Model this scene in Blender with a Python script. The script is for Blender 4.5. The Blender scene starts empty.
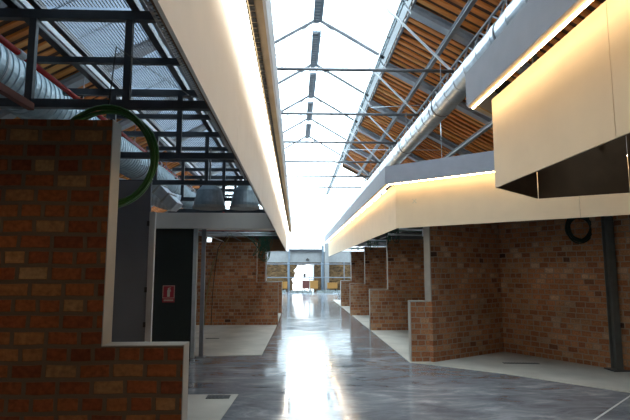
import bpy, bmesh, math, random
from mathutils import Vector, Matrix
random.seed(7)
C = bpy.context.scene.collection
R = math.radians

# ---------------------------------------------------------------- camera
cam = bpy.data.cameras.new('camera')
cam.lens = 500.0 / 630.0 * 36.0
cam.sensor_width = 36.0
cam.clip_start = 0.05
cam.clip_end = 400
camo = bpy.data.objects.new('camera', cam)
C.objects.link(camo)
camo.location = (0, 0, 1.65)
camo.rotation_euler = (R(90 + 6.843), 0, R(-2.161))
bpy.context.scene.camera = camo

# ---------------------------------------------------------------- world + exposure
W = bpy.data.worlds.new('overcast_sky')
bpy.context.scene.world = W
W.use_nodes = True
bg = W.node_tree.nodes['Background']
bg.inputs[0].default_value = (0.86, 0.94, 1.0, 1)
bg.inputs[1].default_value = 9.0
vs = bpy.context.scene.view_settings
vs.view_transform = 'Standard'
vs.look = 'None'
vs.gamma = 1.0
vs.exposure = 0.0
cy = bpy.context.scene.cycles
cy.use_denoising = True
cy.max_bounces = 8
cy.diffuse_bounces = 5
cy.transparent_max_bounces = 16
cy.caustics_reflective = False
cy.caustics_refractive = False
cy.sample_clamp_indirect = 6.0
LED_POWER = 5.5

# ---------------------------------------------------------------- materials
def newmat(name):
    m = bpy.data.materials.new(name); m.use_nodes = True
    nt = m.node_tree
    return m, nt, nt.nodes['Principled BSDF']

def N(nt, t, **kw):
    n = nt.nodes.new(t)
    for k, v in kw.items():
        setattr(n, k, v)
    return n

def plain(name, col, rough=0.6, metal=0.0, var=0.12, scale=6.0, bump=0.0, spec=0.5):
    """principled with a procedural noise variation of the base colour"""
    m, nt, p = newmat(name)
    tc = N(nt, 'ShaderNodeTexCoord')
    no = N(nt, 'ShaderNodeTexNoise'); no.inputs['Scale'].default_value = scale; no.inputs['Detail'].default_value = 6
    nt.links.new(tc.outputs['Object'], no.inputs['Vector'])
    rp = N(nt, 'ShaderNodeValToRGB')
    rp.color_ramp.elements[0].position = 0.3; rp.color_ramp.elements[1].position = 0.7
    rp.color_ramp.elements[0].color = tuple(c * (1 - var) for c in col) + (1,)
    rp.color_ramp.elements[1].color = tuple(min(1, c * (1 + var)) for c in col) + (1,)
    nt.links.new(no.outputs[0], rp.inputs[0])
    nt.links.new(rp.outputs[0], p.inputs['Base Color'])
    p.inputs['Roughness'].default_value = rough
    p.inputs['Metallic'].default_value = metal
    p.inputs['Specular IOR Level'].default_value = spec
    if bump:
        b = N(nt, 'ShaderNodeBump'); b.inputs['Strength'].default_value = bump; b.inputs['Distance'].default_value = 0.01
        nt.links.new(no.outputs[0], b.inputs['Height']); nt.links.new(b.outputs[0], p.inputs['Normal'])
    return m

def brick(name, bw, bh, ramp, mortar, seed=0.0, msize=0.07):
    m, nt, p = newmat(name)
    tc = N(nt, 'ShaderNodeTexCoord')
    sp = N(nt, 'ShaderNodeSeparateXYZ'); nt.links.new(tc.outputs['Object'], sp.inputs[0])
    ad = N(nt, 'ShaderNodeMath', operation='ADD'); nt.links.new(sp.outputs[0], ad.inputs[0]); nt.links.new(sp.outputs[1], ad.inputs[1])
    cb = N(nt, 'ShaderNodeCombineXYZ'); nt.links.new(ad.outputs[0], cb.inputs[0]); nt.links.new(sp.outputs[2], cb.inputs[1])
    # wobble so that the joints are not ruler straight
    wn = N(nt, 'ShaderNodeTexNoise'); wn.inputs['Scale'].default_value = 5; nt.links.new(cb.outputs[0], wn.inputs['Vector'])
    wm = N(nt, 'ShaderNodeVectorMath', operation='SCALE'); wm.inputs['Scale'].default_value = bh * 0.22
    nt.links.new(wn.outputs['Color'], wm.inputs[0])
    wa = N(nt, 'ShaderNodeVectorMath', operation='ADD'); nt.links.new(cb.outputs[0], wa.inputs[0]); nt.links.new(wm.outputs[0], wa.inputs[1])
    br = N(nt, 'ShaderNodeTexBrick')
    br.offset = 0.43; br.offset_frequency = 2; br.squash = 0.72; br.squash_frequency = 3
    br.inputs['Scale'].default_value = 1.0
    br.inputs['Brick Width'].default_value = bw
    br.inputs['Row Height'].default_value = bh
    br.inputs['Mortar Size'].default_value = bh * msize
    br.inputs['Mortar Smooth'].default_value = 0.35
    br.inputs['Color1'].default_value = (0, 0, 0, 1); br.inputs['Color2'].default_value = (1, 1, 1, 1)
    br.inputs['Mortar'].default_value = (0.5, 0.5, 0.5, 1)
    nt.links.new(wa.outputs[0], br.inputs['Vector'])
    rp = N(nt, 'ShaderNodeValToRGB')
    el = rp.color_ramp.elements
    while len(el) < len(ramp): el.new(0.5)
    for e, (pos, col) in zip(el, ramp):
        e.position = pos; e.color = col + (1,)
    nt.links.new(br.outputs['Color'], rp.inputs[0])
    # soot, dust and faded zones
    n1 = N(nt, 'ShaderNodeTexNoise'); n1.inputs['Scale'].default_value = 1.3; n1.inputs['Detail'].default_value = 5
    of = N(nt, 'ShaderNodeVectorMath', operation='ADD'); of.inputs[1].default_value = (seed, seed * 2, 0)
    nt.links.new(cb.outputs[0], of.inputs[0]); nt.links.new(of.outputs[0], n1.inputs['Vector'])
    r1 = N(nt, 'ShaderNodeValToRGB'); r1.color_ramp.elements[0].position = 0.3; r1.color_ramp.elements[1].position = 0.72
    r1.color_ramp.elements[0].color = (0.6, 0.57, 0.56, 1); r1.color_ramp.elements[1].color = (1.2, 1.15, 1.1, 1)
    nt.links.new(n1.outputs[0], r1.inputs[0])
    n2 = N(nt, 'ShaderNodeTexNoise'); n2.inputs['Scale'].default_value = 38; n2.inputs['Detail'].default_value = 4
    nt.links.new(cb.outputs[0], n2.inputs['Vector'])
    r2 = N(nt, 'ShaderNodeValToRGB'); r2.color_ramp.elements[0].color = (0.55, 0.55, 0.55, 1); r2.color_ramp.elements[1].color = (1.35, 1.3, 1.25, 1)
    r2.color_ramp.elements[0].position = 0.25; r2.color_ramp.elements[1].position = 0.75
    nt.links.new(n2.outputs[0], r2.inputs[0])
    m1 = N(nt, 'ShaderNodeMixRGB', blend_type='MULTIPLY'); m1.inputs[0].default_value = 1
    nt.links.new(rp.outputs[0], m1.inputs[1]); nt.links.new(r1.outputs[0], m1.inputs[2])
    m2 = N(nt, 'ShaderNodeMixRGB', blend_type='MULTIPLY'); m2.inputs[0].default_value = 0.8
    nt.links.new(m1.outputs[0], m2.inputs[1]); nt.links.new(r2.outputs[0], m2.inputs[2])
    m3 = N(nt, 'ShaderNodeMixRGB'); nt.links.new(br.outputs['Fac'], m3.inputs[0])
    nt.links.new(m2.outputs[0], m3.inputs[1]); m3.inputs[2].default_value = mortar + (1,)
    nt.links.new(m3.outputs[0], p.inputs['Base Color'])
    p.inputs['Roughness'].default_value = 0.9
    p.inputs['Specular IOR Level'].default_value = 0.2
    b = N(nt, 'ShaderNodeBump'); b.inputs['Strength'].default_value = 0.7; b.inputs['Distance'].default_value = 0.008; b.invert = True
    nt.links.new(br.outputs['Fac'], b.inputs['Height']); nt.links.new(b.outputs[0], p.inputs['Normal'])
    return m

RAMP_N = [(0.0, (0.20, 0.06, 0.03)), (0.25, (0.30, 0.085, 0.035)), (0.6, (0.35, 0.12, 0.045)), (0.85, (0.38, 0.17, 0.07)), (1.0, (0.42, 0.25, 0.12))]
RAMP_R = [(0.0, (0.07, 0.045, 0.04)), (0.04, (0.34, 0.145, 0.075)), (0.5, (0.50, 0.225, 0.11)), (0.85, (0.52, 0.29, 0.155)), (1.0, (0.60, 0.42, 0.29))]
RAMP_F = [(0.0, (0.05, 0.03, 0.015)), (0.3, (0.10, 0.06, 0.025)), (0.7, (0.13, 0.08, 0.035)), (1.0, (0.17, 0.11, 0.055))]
M = {}
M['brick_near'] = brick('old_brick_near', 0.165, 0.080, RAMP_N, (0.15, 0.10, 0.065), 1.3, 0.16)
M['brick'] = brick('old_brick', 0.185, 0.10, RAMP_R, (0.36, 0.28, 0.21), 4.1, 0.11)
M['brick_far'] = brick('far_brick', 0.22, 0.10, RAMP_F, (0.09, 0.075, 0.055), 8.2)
M['plaster'] = plain('white_plaster', (0.72, 0.73, 0.72), 0.85, var=0.06)
M['grey_panel'] = plain('pale_grey_panel', (0.55, 0.58, 0.60), 0.7, var=0.05)
M['cream'] = plain('cream_board', (0.80, 0.65, 0.46), 0.62, var=0.035, scale=3.0, spec=0.3)
M['pale_board'] = plain('pale_board', (0.84, 0.81, 0.76), 0.62, var=0.035, scale=3.0, spec=0.3)
M['board_edge'] = plain('brown_board_back', (0.16, 0.09, 0.045), 0.8)
M['box_grey'] = plain('grey_painted_board', (0.36, 0.37, 0.42), 0.6, var=0.05)
M['box_pale'] = plain('pale_painted_board', (0.62, 0.66, 0.72), 0.5, var=0.03)
M['soffit'] = plain('raw_soffit_board', (0.42, 0.32, 0.20), 0.7, var=0.1)
M['black'] = plain('matt_black_board', (0.018, 0.016, 0.014), 0.8)
M['dark_steel'] = plain('dark_painted_steel', (0.045, 0.052, 0.062), 0.45, 0.3, var=0.2)
M['grey_steel'] = plain('grey_painted_steel', (0.24, 0.25, 0.27), 0.5, 0.2, var=0.12)
M['white_steel'] = plain('white_painted_steel', (0.72, 0.76, 0.80), 0.4, 0.1, var=0.05)
M['galv'] = plain('galvanised_steel', (0.62, 0.68, 0.73), 0.34, 0.8, var=0.14, scale=9)
M['trim_metal'] = plain('pale_edge_angle', (0.40, 0.375, 0.33), 0.5, 0.1, var=0.08)
M['galv_dull'] = plain('dull_galvanised_steel', (0.42, 0.43, 0.42), 0.5, 0.55, var=0.12, scale=9)
M['galv_duct'] = plain('weathered_galvanised_duct', (0.32, 0.40, 0.45), 0.5, 0.5, var=0.2, scale=7)
M['bulkhead'] = plain('warm_grey_plaster', (0.76, 0.71, 0.65), 0.8, var=0.1, scale=2)
M['zinc'] = plain('zinc_post', (0.60, 0.62, 0.62), 0.35, 0.35, var=0.2, scale=3)
M['roof_grey'] = plain('light_grey_roof_steel', (0.38, 0.40, 0.43), 0.5, 0.2, var=0.1)
M['vent_grey'] = plain('blue_grey_ventilator', (0.13, 0.17, 0.21), 0.5, 0.2)
M['end_panel'] = plain('dusty_grey_panel', (0.20, 0.21, 0.215), 0.7, var=0.08)
M['runner_pale'] = plain('pale_grey_tube', (0.34, 0.38, 0.42), 0.45, 0.2)
M['rust'] = plain('rusty_primer', (0.16, 0.05, 0.035), 0.7, 0.1)
M['red'] = plain('red_pipe_paint', (0.45, 0.03, 0.03), 0.25)
M['sign_red'] = plain('sign_red', (0.42, 0.025, 0.04), 0.45, var=0.03)
M['sign_white'] = plain('sign_white', (0.60, 0.57, 0.45), 0.5, var=0.03)
M['green'] = plain('green_conduit', (0.03, 0.13, 0.022), 0.4, var=0.2)
M['dark_green'] = plain('dark_green_conduit', (0.02, 0.09, 0.05), 0.5, var=0.2)
M['black_green'] = plain('black_green_cable', (0.012, 0.03, 0.02), 0.5)
M['column_paint'] = plain('dark_column_paint', (0.12, 0.13, 0.125), 0.5)
M['yellow_cable'] = plain('yellow_cable', (0.28, 0.22, 0.09), 0.5)
M['orange'] = plain('orange_plastic', (0.30, 0.15, 0.035), 0.5, var=0.1)
M['maroon'] = plain('maroon_plastic', (0.12, 0.035, 0.03), 0.5, var=0.1)
M['door_grey'] = plain('blue_grey_door_paint', (0.15, 0.16, 0.19), 0.45, var=0.08, scale=2)
M['panel_black'] = plain('dark_green_black_panel', (0.022, 0.028, 0.024), 0.35, var=0.15, scale=1.5)
M['sheet'] = plain('pale_plastic_sheet', (0.055, 0.075, 0.078), 0.35, var=0.35, scale=5)
M['slab'] = plain('bare_concrete', (0.47, 0.45, 0.40), 0.75, var=0.16, scale=1.6, bump=0.1, spec=0.3)
M['dirt'] = plain('outside_paving', (0.6, 0.58, 0.55), 0.9)
M['slot'] = plain('dark_drain_iron', (0.03, 0.03, 0.03), 0.5)
M['line'] = plain('pale_joint_filler', (0.55, 0.55, 0.55), 0.6)

# wooden roof laths: tone changes from lath to lath
def wood():
    m, nt, p = newmat('orange_roof_wood')
    tc = N(nt, 'ShaderNodeTexCoord')
    mp = N(nt, 'ShaderNodeMapping'); mp.inputs['Scale'].default_value = (0.35, 3.2, 0.35)
    nt.links.new(tc.outputs['Object'], mp.inputs[0])
    no = N(nt, 'ShaderNodeTexNoise'); no.inputs['Scale'].default_value = 1.0; no.inputs['Detail'].default_value = 8
    nt.links.new(mp.outputs[0], no.inputs['Vector'])
    rp = N(nt, 'ShaderNodeValToRGB'); e = rp.color_ramp.elements
    e[0].position = 0.3; e[0].color = (0.42, 0.13, 0.03, 1)
    e[1].position = 0.7; e[1].color = (0.92, 0.46, 0.15, 1)
    x = e.new(0.5); x.color = (0.80, 0.26, 0.05, 1)
    nt.links.new(no.outputs[0], rp.inputs[0]); nt.links.new(rp.outputs[0], p.inputs['Base Color'])
    p.inputs['Roughness'].default_value = 0.7
    return m
M['wood'] = wood()
M['deck'] = plain('dark_roof_deck', (0.10, 0.045, 0.025), 0.85, var=0.3)

def floor_mat():
    m, nt, p = newmat('polished_grey_concrete')
    tc = N(nt, 'ShaderNodeTexCoord')
    n1 = N(nt, 'ShaderNodeTexNoise'); n1.inputs['Scale'].default_value = 2.2; n1.inputs['Detail'].default_value = 11; n1.inputs['Roughness'].default_value = 0.72; n1.inputs['Distortion'].default_value = 0.6
    mp = N(nt, 'ShaderNodeMapping'); mp.inputs['Scale'].default_value = (0.6, 1.5, 1)
    nt.links.new(tc.outputs['Object'], mp.inputs[0]); nt.links.new(mp.outputs[0], n1.inputs['Vector'])
    rp = N(nt, 'ShaderNodeValToRGB'); e = rp.color_ramp.elements
    e[0].position = 0.36; e[0].color = (0.125, 0.135, 0.155, 1)
    e[1].position = 0.68; e[1].color = (0.40, 0.41, 0.43, 1)
    x = e.new(0.52); x.color = (0.21, 0.225, 0.25, 1)
    nt.links.new(n1.outputs[0], rp.inputs[0]); nt.links.new(rp.outputs[0], p.inputs['Base Color'])
    n2 = N(nt, 'ShaderNodeTexNoise'); n2.inputs['Scale'].default_value = 3.0; n2.inputs['Detail'].default_value = 7
    nt.links.new(mp.outputs[0], n2.inputs['Vector'])
    mr = N(nt, 'ShaderNodeMapRange'); mr.inputs['From Min'].default_value = 0.35; mr.inputs['From Max'].default_value = 0.7
    mr.inputs['To Min'].default_value = 0.06; mr.inputs['To Max'].default_value = 0.20
    nt.links.new(n2.outputs[0], mr.inputs[0]); nt.links.new(mr.outputs[0], p.inputs['Roughness'])
    n3 = N(nt, 'ShaderNodeTexNoise'); n3.inputs['Scale'].default_value = 2.2; n3.inputs['Detail'].default_value = 2
    nt.links.new(tc.outputs['Object'], n3.inputs['Vector'])
    b = N(nt, 'ShaderNodeBump'); b.inputs['Strength'].default_value = 0.05; b.inputs['Distance'].default_value = 0.02
    nt.links.new(n3.outputs[0], b.inputs['Height']); nt.links.new(b.outputs[0], p.inputs['Normal'])
    p.inputs['Specular IOR Level'].default_value = 0.55
    return m
M['floor'] = floor_mat()

def glass(name, col, gloss=0.06):
    m = bpy.data.materials.new(name); m.use_nodes = True
    nt = m.node_tree; nt.nodes.clear()
    o = N(nt, 'ShaderNodeOutputMaterial'); t = N(nt, 'ShaderNodeBsdfTransparent'); g = N(nt, 'ShaderNodeBsdfGlossy')
    tc = N(nt, 'ShaderNodeTexCoord'); no = N(nt, 'ShaderNodeTexNoise'); no.inputs['Scale'].default_value = 0.8; no.inputs['Detail'].default_value = 5
    nt.links.new(tc.outputs['Object'], no.inputs['Vector'])
    rp = N(nt, 'ShaderNodeValToRGB')
    rp.color_ramp.elements[0].color = tuple(c * 0.86 for c in col) + (1,); rp.color_ramp.elements[1].color = col + (1,)
    rp.color_ramp.elements[0].position = 0.3; rp.color_ramp.elements[1].position = 0.7
    nt.links.new(no.outputs[0], rp.inputs[0]); nt.links.new(rp.outputs[0], t.inputs[0])
    g.inputs['Roughness'].default_value = 0.08
    mx = N(nt, 'ShaderNodeMixShader'); mx.inputs[0].default_value = gloss
    nt.links.new(t.outputs[0], mx.inputs[1]); nt.links.new(g.outputs[0], mx.inputs[2]); nt.links.new(mx.outputs[0], o.inputs[0])
    return m
M['glass'] = glass('roof_glass', (0.88, 0.93, 0.95))
M['glass_dull'] = glass('weathered_roof_glass', (0.22, 0.26, 0.30), 0.05)
M['glass_pale'] = glass('obscured_edge_glass', (0.31, 0.34, 0.355), 0.05)

def emit(name, col, s):
    m, nt, p = newmat(name)
    p.inputs['Base Color'].default_value = col + (1,)
    p.inputs['Emission Color'].default_value = col + (1,)
    p.inputs['Emission Strength'].default_value = s
    return m
M['led'] = emit('warm_led', (1.0, 0.73, 0.42), LED_POWER * 6.5)
M['led_left'] = emit('warm_white_led', (1.0, 0.92, 0.78), LED_POWER * 3.0)

# ---------------------------------------------------------------- builders
def finish(o, label=None, cat=None, group=None, kind=None):
    if label: o['label'] = label
    if cat: o['category'] = cat
    if group: o['group'] = group
    if kind: o['kind'] = kind
    return o

def thing(name, label, cat, loc=(0, 0, 0), rotz=0.0, group=None):
    o = bpy.data.objects.new(name, None); C.objects.link(o)
    o.location = loc; o.rotation_euler = (0, 0, rotz); o.empty_display_size = 0.1
    return finish(o, label, cat, group)

def wmat(o):
    m = Matrix.Translation(o.location) @ Matrix.Rotation(o.rotation_euler[2], 4, 'Z')
    return wmat(o.parent) @ m if o.parent else m

def obj(name, bm, mat, parent=None, world=True, smooth=False, bevel=0.0, base=None):
    """one mesh object; world=True: bm is in world coordinates and is moved into the parent's frame"""
    bmesh.ops.recalc_face_normals(bm, faces=bm.faces)
    loc = Vector((0, 0, 0))
    if parent is not None and world:
        bm.transform(wmat(parent).inverted())
    if parent is None and bm.verts:
        xs = [v.co for v in bm.verts]
        loc = Vector((sum(v.x for v in xs) / len(xs), sum(v.y for v in xs) / len(xs), min(v.z for v in xs)))
        if base is not None: loc = Vector(base)
        bm.transform(Matrix.Translation(-loc))
    me = bpy.data.meshes.new(name); bm.to_mesh(me); bm.free()
    me.materials.append(M[mat])
    if smooth:
        for p in me.polygons: p.use_smooth = True
    o = bpy.data.objects.new(name, me); C.objects.link(o)
    o.location = loc
    if parent is not None: o.parent = parent
    if bevel:
        b = o.modifiers.new('bevel', 'BEVEL'); b.width = bevel; b.segments = 2; b.limit_method = 'ANGLE'
    return o

def struct(name, bm, mat, **kw):
    return finish(obj(name, bm, mat, **kw), kind='structure')

def B(*boxes):
    bm = bmesh.new()
    for b in boxes: box(bm, *b)
    return bm

def box(bm, x0, x1, y0, y1, z0, z1):
    v = [bm.verts.new(p) for p in ((x0, y0, z0), (x1, y0, z0), (x1, y1, z0), (x0, y1, z0), (x0, y0, z1), (x1, y0, z1), (x1, y1, z1), (x0, y1, z1))]
    for f in ((0, 1, 2, 3), (4, 5, 6, 7), (0, 1, 5, 4), (1, 2, 6, 5), (2, 3, 7, 6), (3, 0, 4, 7)):
        bm.faces.new([v[i] for i in f])

def prism(bm, pts, axis, a0, a1):
    """extrude a 2-D polygon along an axis: axis 'z' pts=(x,y); axis 'y' pts=(x,z); axis 'x' pts=(y,z)"""
    def mk(p, a):
        return {'z': (p[0], p[1], a), 'y': (p[0], a, p[1]), 'x': (a, p[0], p[1])}[axis]
    n = len(pts)
    A = [bm.verts.new(mk(p, a0)) for p in pts]; D = [bm.verts.new(mk(p, a1)) for p in pts]
    bm.faces.new(A); bm.faces.new(D)
    for i in range(n): bm.faces.new([A[i], A[(i + 1) % n], D[(i + 1) % n], D[i]])

def bar(bm, a, b, w, h=None, up=(0, 0, 1)):
    """rectangular bar from a to b, w sideways, h along up"""
    h = h or w
    a = Vector(a); b = Vector(b); d = (b - a).normalized(); u = Vector(up)
    if abs(d.dot(u)) > 0.95: u = Vector((0, 1, 0))
    s = d.cross(u).normalized(); u = s.cross(d).normalized()
    vs_ = []
    for p in (a, b):
        for i, j in ((-1, -1), (1, -1), (1, 1), (-1, 1)):
            vs_.append(bm.verts.new(p + s * (w / 2 * i) + u * (h / 2 * j)))
    for f in ((0, 1, 2, 3), (7, 6, 5, 4), (0, 4, 5, 1), (1, 5, 6, 2), (2, 6, 7, 3), (3, 7, 4, 0)):
        bm.faces.new([vs_[i] for i in f])

def tube(bm, pts, r, seg=8, closed=False):
    pts = [Vector(p) for p in pts]; n = len(pts); rings = []
    rr = r if isinstance(r, (list, tuple)) else [r] * n
    prev = None
    for i, p in enumerate(pts):
        if closed: d = (pts[(i + 1) % n] - pts[i - 1]).normalized()
        else: d = (pts[min(i + 1, n - 1)] - pts[max(i - 1, 0)]).normalized()
        if prev is None:
            u = Vector((0, 0, 1)) if abs(d.z) < 0.9 else Vector((1, 0, 0))
        else: u = prev
        s = d.cross(u).normalized(); u = s.cross(d).normalized(); prev = u
        rings.append([bm.verts.new(p + (s * math.cos(2 * math.pi * k / seg) + u * math.sin(2 * math.pi * k / seg)) * rr[i]) for k in range(seg)])
    m = n if closed else n - 1
    for i in range(m):
        a, b = rings[i], rings[(i + 1) % n]
        for k in range(seg): bm.faces.new([a[k], a[(k + 1) % seg], b[(k + 1) % seg], b[k]])
    if not closed: bm.faces.new(rings[0]); bm.faces.new(rings[-1])

def ibeam(bm, a, b, w, h, t=0.012):
    a = Vector(a); b = Vector(b); d = (b - a).normalized()
    s = d.cross(Vector((0, 0, 1)) if abs(d.z) < .95 else Vector((0, 1, 0))).normalized(); u = s.cross(d).normalized()
    bar(bm, a + u * (h / 2 - t / 2), b + u * (h / 2 - t / 2), w, t, u)
    bar(bm, a - u * (h / 2 - t / 2), b - u * (h / 2 - t / 2), w, t, u)
    bar(bm, a, b, t, h - 2 * t, u)

def offs(path, o):
    """offset a plan polyline to its left-hand side by o, mitred"""
    P = [Vector((p[0], p[1])) for p in path]; out = []
    for i, p in enumerate(P):
        ns = []
        if i > 0: d = (P[i] - P[i - 1]).normalized(); ns.append(Vector((-d.y, d.x)))
        if i < len(P) - 1: d = (P[i + 1] - P[i]).normalized(); ns.append(Vector((-d.y, d.x)))
        if len(ns) == 1: out.append(p + ns[0] * o)
        else:
            m = (ns[0] + ns[1]).normalized(); out.append(p + m * (o / m.dot(ns[0])))
    return out

def strip(bm, path, o1, o2, z0, z1):
    A = offs(path, o1); D = offs(path, o2)
    rows = []
    for a, d in zip(A, D):
        rows.append([bm.verts.new((a.x, a.y, z0)), bm.verts.new((d.x, d.y, z0)), bm.verts.new((d.x, d.y, z1)), bm.verts.new((a.x, a.y, z1))])
    for r, s in zip(rows, rows[1:]):
        for k in range(4): bm.faces.new([r[k], r[(k + 1) % 4], s[(k + 1) % 4], s[k]])
    bm.faces.new(rows[0]); bm.faces.new(rows[-1])

def cutpath(path, s0, s1):
    out = []; acc = 0
    for a, b in zip(path, path[1:]):
        a = Vector(a); b = Vector(b); L = (b - a).length
        if acc + L > s0 and acc < s1:
            t0 = max(0, (s0 - acc) / L); t1 = min(1, (s1 - acc) / L)
            p0 = a.lerp(b, t0); p1 = a.lerp(b, t1)
            if not out or (out[-1] - p0).length > 1e-5: out.append(p0)
            out.append(p1)
        acc += L
    return out

def plen(path): return sum((Vector(b) - Vector(a)).length for a, b in zip(path, path[1:]))

# ================================================================ STRUCTURE
XL, XR, Y0, Y1, YW = -9.0, 9.5, -6.0, 40.0, 28.0
SL = 0.536
def zr(x): return 7.65 - SL * (x - 2.62)          # right roof plane
def zl(x): return 7.65 - SL * (-1.48 - x)         # left roof plane

struct('floor', B((XL, XR, Y0, Y1 + 0.3, -0.2, 0)), 'floor')
struct('wall_sky_dimmer', B((-8, 9, 50, 50.3, 0, 7)), 'plaster')  # added wall that dims the sky in the doorway and its floor reflection
struct('floor_outside', B((-60, 60, Y1 + 0.3, 90, -0.2, -0.02)), 'dirt')
bm = bmesh.new(); prism(bm, [(2.05, 9.16), (2.45, 8.86), (3.33, 8.13), (4.52, 6.84), (8.9, 2.2), (9.45, 2.2), (9.45, 27.9), (2.05, 27.9)], 'z', 0.0, 0.012)
struct('floor_kiosk_slab', bm, 'slab')
bm = bmesh.new(); prism(bm, [(-0.66, 10.0), (-0.56, 15.5), (-0.56, 21.0), (-8.9, 21.0), (-8.9, 9.75)], 'z', 0.0, 0.012)
struct('floor_kiosk_slab', bm, 'slab')
bm = bmesh.new(); prism(bm, [(-0.76, 6.93), (-0.84, 5.6), (-0.9, 1.0), (-0.9, -5), (-8.9, -5), (-8.9, 6.93)], 'z', 0.0, 0.012)
struct('floor_kiosk_slab', bm, 'slab')
bm = bmesh.new(); bar(bm, (3.2, 5.55, 0.002), (4.75, 6.99, 0.002), 0.02, 0.006)
struct('trim_1', bm, 'line')

# outer shell
struct('wall_left', B((XL - 0.2, XL, Y0, Y1, 0, zl(XL) + 0.1)), 'plaster')
struct('wall_right', B((XR, XR + 0.2, Y0, Y1, 0, zr(XR) + 0.1)), 'plaster')
GAB = [(XL, 0), (XR, 0), (XR, zr(XR)), (2.62, 7.85), (0.6, 9.03), (-1.48, 7.85), (XL, zl(XL))]
bm = bmesh.new(); prism(bm, GAB, 'y', Y0 - 0.2, Y0)
struct('wall_back', bm, 'plaster')

def slope_roof(name, xa, xb, zf, y0, y1):
    """dark deck with the orange laths fixed under it"""
    bm = bmesh.new()
    prism(bm, [(xa, zf(xa) + 0.05), (xb, zf(xb) + 0.05), (xb, zf(xb) + 0.12), (xa, zf(xa) + 0.12)], 'y', y0, y1)
    d = struct(name, bm, 'deck')
    bm = bmesh.new(); y = y0 + 0.1
    while y < y1 - 0.15:
        w = 0.13 + random.uniform(-0.015, 0.02); dz = random.uniform(-0.012, 0.012)
        prism(bm, [(xa, zf(xa) + dz), (xb, zf(xb) + dz), (xb, zf(xb) + 0.055), (xa, zf(xa) + 0.055)], 'y', y, y + w)
        y += 0.29
    return struct(name + '_boards', bm, 'wood')
slope_roof('ceiling', 2.62, XR, zr, Y0, YW)
XG = -4.42
slope_roof('ceiling_left', XL, XG, zl, Y0, YW)

def gl_slope(name, xa, za, xb, zb, y0, y1, mat, pitch=1.07, frame='white_steel'):
    root = thing(name, None, None, ((xa + xb) / 2, y0, min(za, zb))); root['kind'] = 'structure'
    bm = bmesh.new(); prism(bm, [(xa, za), (xb, zb), (xb, zb + 0.012), (xa, za + 0.012)], 'y', y0, y1)
    obj('pane', bm, mat, root)
    bm = bmesh.new(); n = int((y1 - y0) / pitch)
    for i in range(n + 1):
        y = y0 + i * (y1 - y0) / n
        bar(bm, (xa, y, za + 0.02), (xb, y, zb + 0.02), 0.018, 0.03)
    for t in (0.0, 0.5, 1.0):
        bar(bm, (xa + (xb - xa) * t, y0, za + (zb - za) * t), (xa + (xb - xa) * t, y1, za + (zb - za) * t), 0.02, 0.02)
    obj('glazing_bars', bm, frame, root)
    return root
RX, RZ, YG = 0.60, 9.03, 3.0
bm = bmesh.new(); prism(bm, [(2.62, 7.65), (2.62, 7.9), (RX, 9.15), (-1.5, 7.9), (XG, zl(XG) + .1), (XG, zl(XG)), (-1.5, 7.7), (RX, 9.0)], 'y', Y0, YG)
struct('ceiling_light_block', bm, 'deck')  # unseen closed bay, added to keep daylight off the near brick wall
gl_slope('window_1', 2.5, 7.86, RX, RZ, YG, Y1, 'glass')
gl_slope('window_2', -1.36, 7.86, RX, RZ, YG, Y1, 'glass')
gl_slope('window_3', -1.5, 7.65, XG, zl(XG), YG, YW, 'glass_dull')
gl_slope('window_4', -1.5, 7.65, XL, zl(XL), YW, Y1, 'glass')
gl_slope('window_5', 2.64, 7.65, XR, zr(XR), YW, Y1, 'glass')
# gutters / upstands of the roof light
for nm, xa, xb, xe in (('window_7', 2.36, 2.60, 2.62), ('window_8', -1.22, -1.46, -1.48)):
    root = thing(nm, None, None, (xe, 15, 7.65)); root['kind'] = 'structure'
    obj('pane', B((min(xa, xb), max(xa, xb), YG, Y1, 7.68, 7.69)), 'glass_pale', root)
    s_ = 1 if xe > 0 else -1
    obj('gutter_edge', B(tuple(sorted((xe, xe + s_ * 0.05))) + (YG, YW, 7.62, 7.72)), 'grey_steel', root)
    obj('glazing_edge', B(tuple(sorted((xa, xa - s_ * 0.03))) + (YG, Y1, 7.66, 7.72)), 'white_steel', root)
# closing boards where the wooden roof ends
bm = bmesh.new(); prism(bm, [(2.62, 7.77), (XR, zr(XR) + .12), (XR, zr(XR) - .1), (2.62, 7.5)], 'y', YW, YW + 0.06)
struct('trim_4', bm, 'board_edge')
bm = bmesh.new(); prism(bm, [(XG, zl(XG) + .12), (XL, zl(XL) + .12), (XL, zl(XL) - .1), (XG, zl(XG) - .1)], 'y', YW, YW + 0.06)
struct('trim_5', bm, 'board_edge')
# end wall: brick base with a rough doorway, pale panel above, glazed gable
bm = bmesh.new()
hole_l = [(-0.22, 0), (-0.30, 0.35), (-0.22, 0.62), (-0.34, 0.9), (-0.12, 1.15), (-0.05, 1.45), (-0.18, 1.6), (0.05, 1.85), (0.12, 2.05)]
prism(bm, [(XL, 0)] + hole_l + [(0.12, 2.25), (XL, 2.25)], 'y', Y1, Y1 + 0.3)
prism(bm, [(1.45, 0), (XR, 0), (XR, 2.25), (1.45, 2.25)], 'y', Y1, Y1 + 0.3)
prism(bm, [(0.12, 2.05), (0.5, 1.98), (0.9, 2.08), (1.45, 2.05), (1.45, 2.25), (0.12, 2.25)], 'y', Y1, Y1 + 0.3)
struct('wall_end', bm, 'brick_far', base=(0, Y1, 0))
struct('wall_end_panel', B((XL, XR, Y1 - 0.06, Y1 + 0.1, 2.25, 3.12)), 'end_panel')
bm = bmesh.new()
prism(bm, [(XL, 3.2), (XR, 3.2), (XR, zr(XR)), (2.62, 7.8), (RX, RZ), (-1.48, 7.8), (XL, zl(XL))], 'y', Y1, Y1 + 0.02)
wroot = thing('window_6', None, None, (0.57, Y1, 3.2)); wroot['kind'] = 'structure'
obj('pane', bm, 'glass', wroot)
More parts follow.
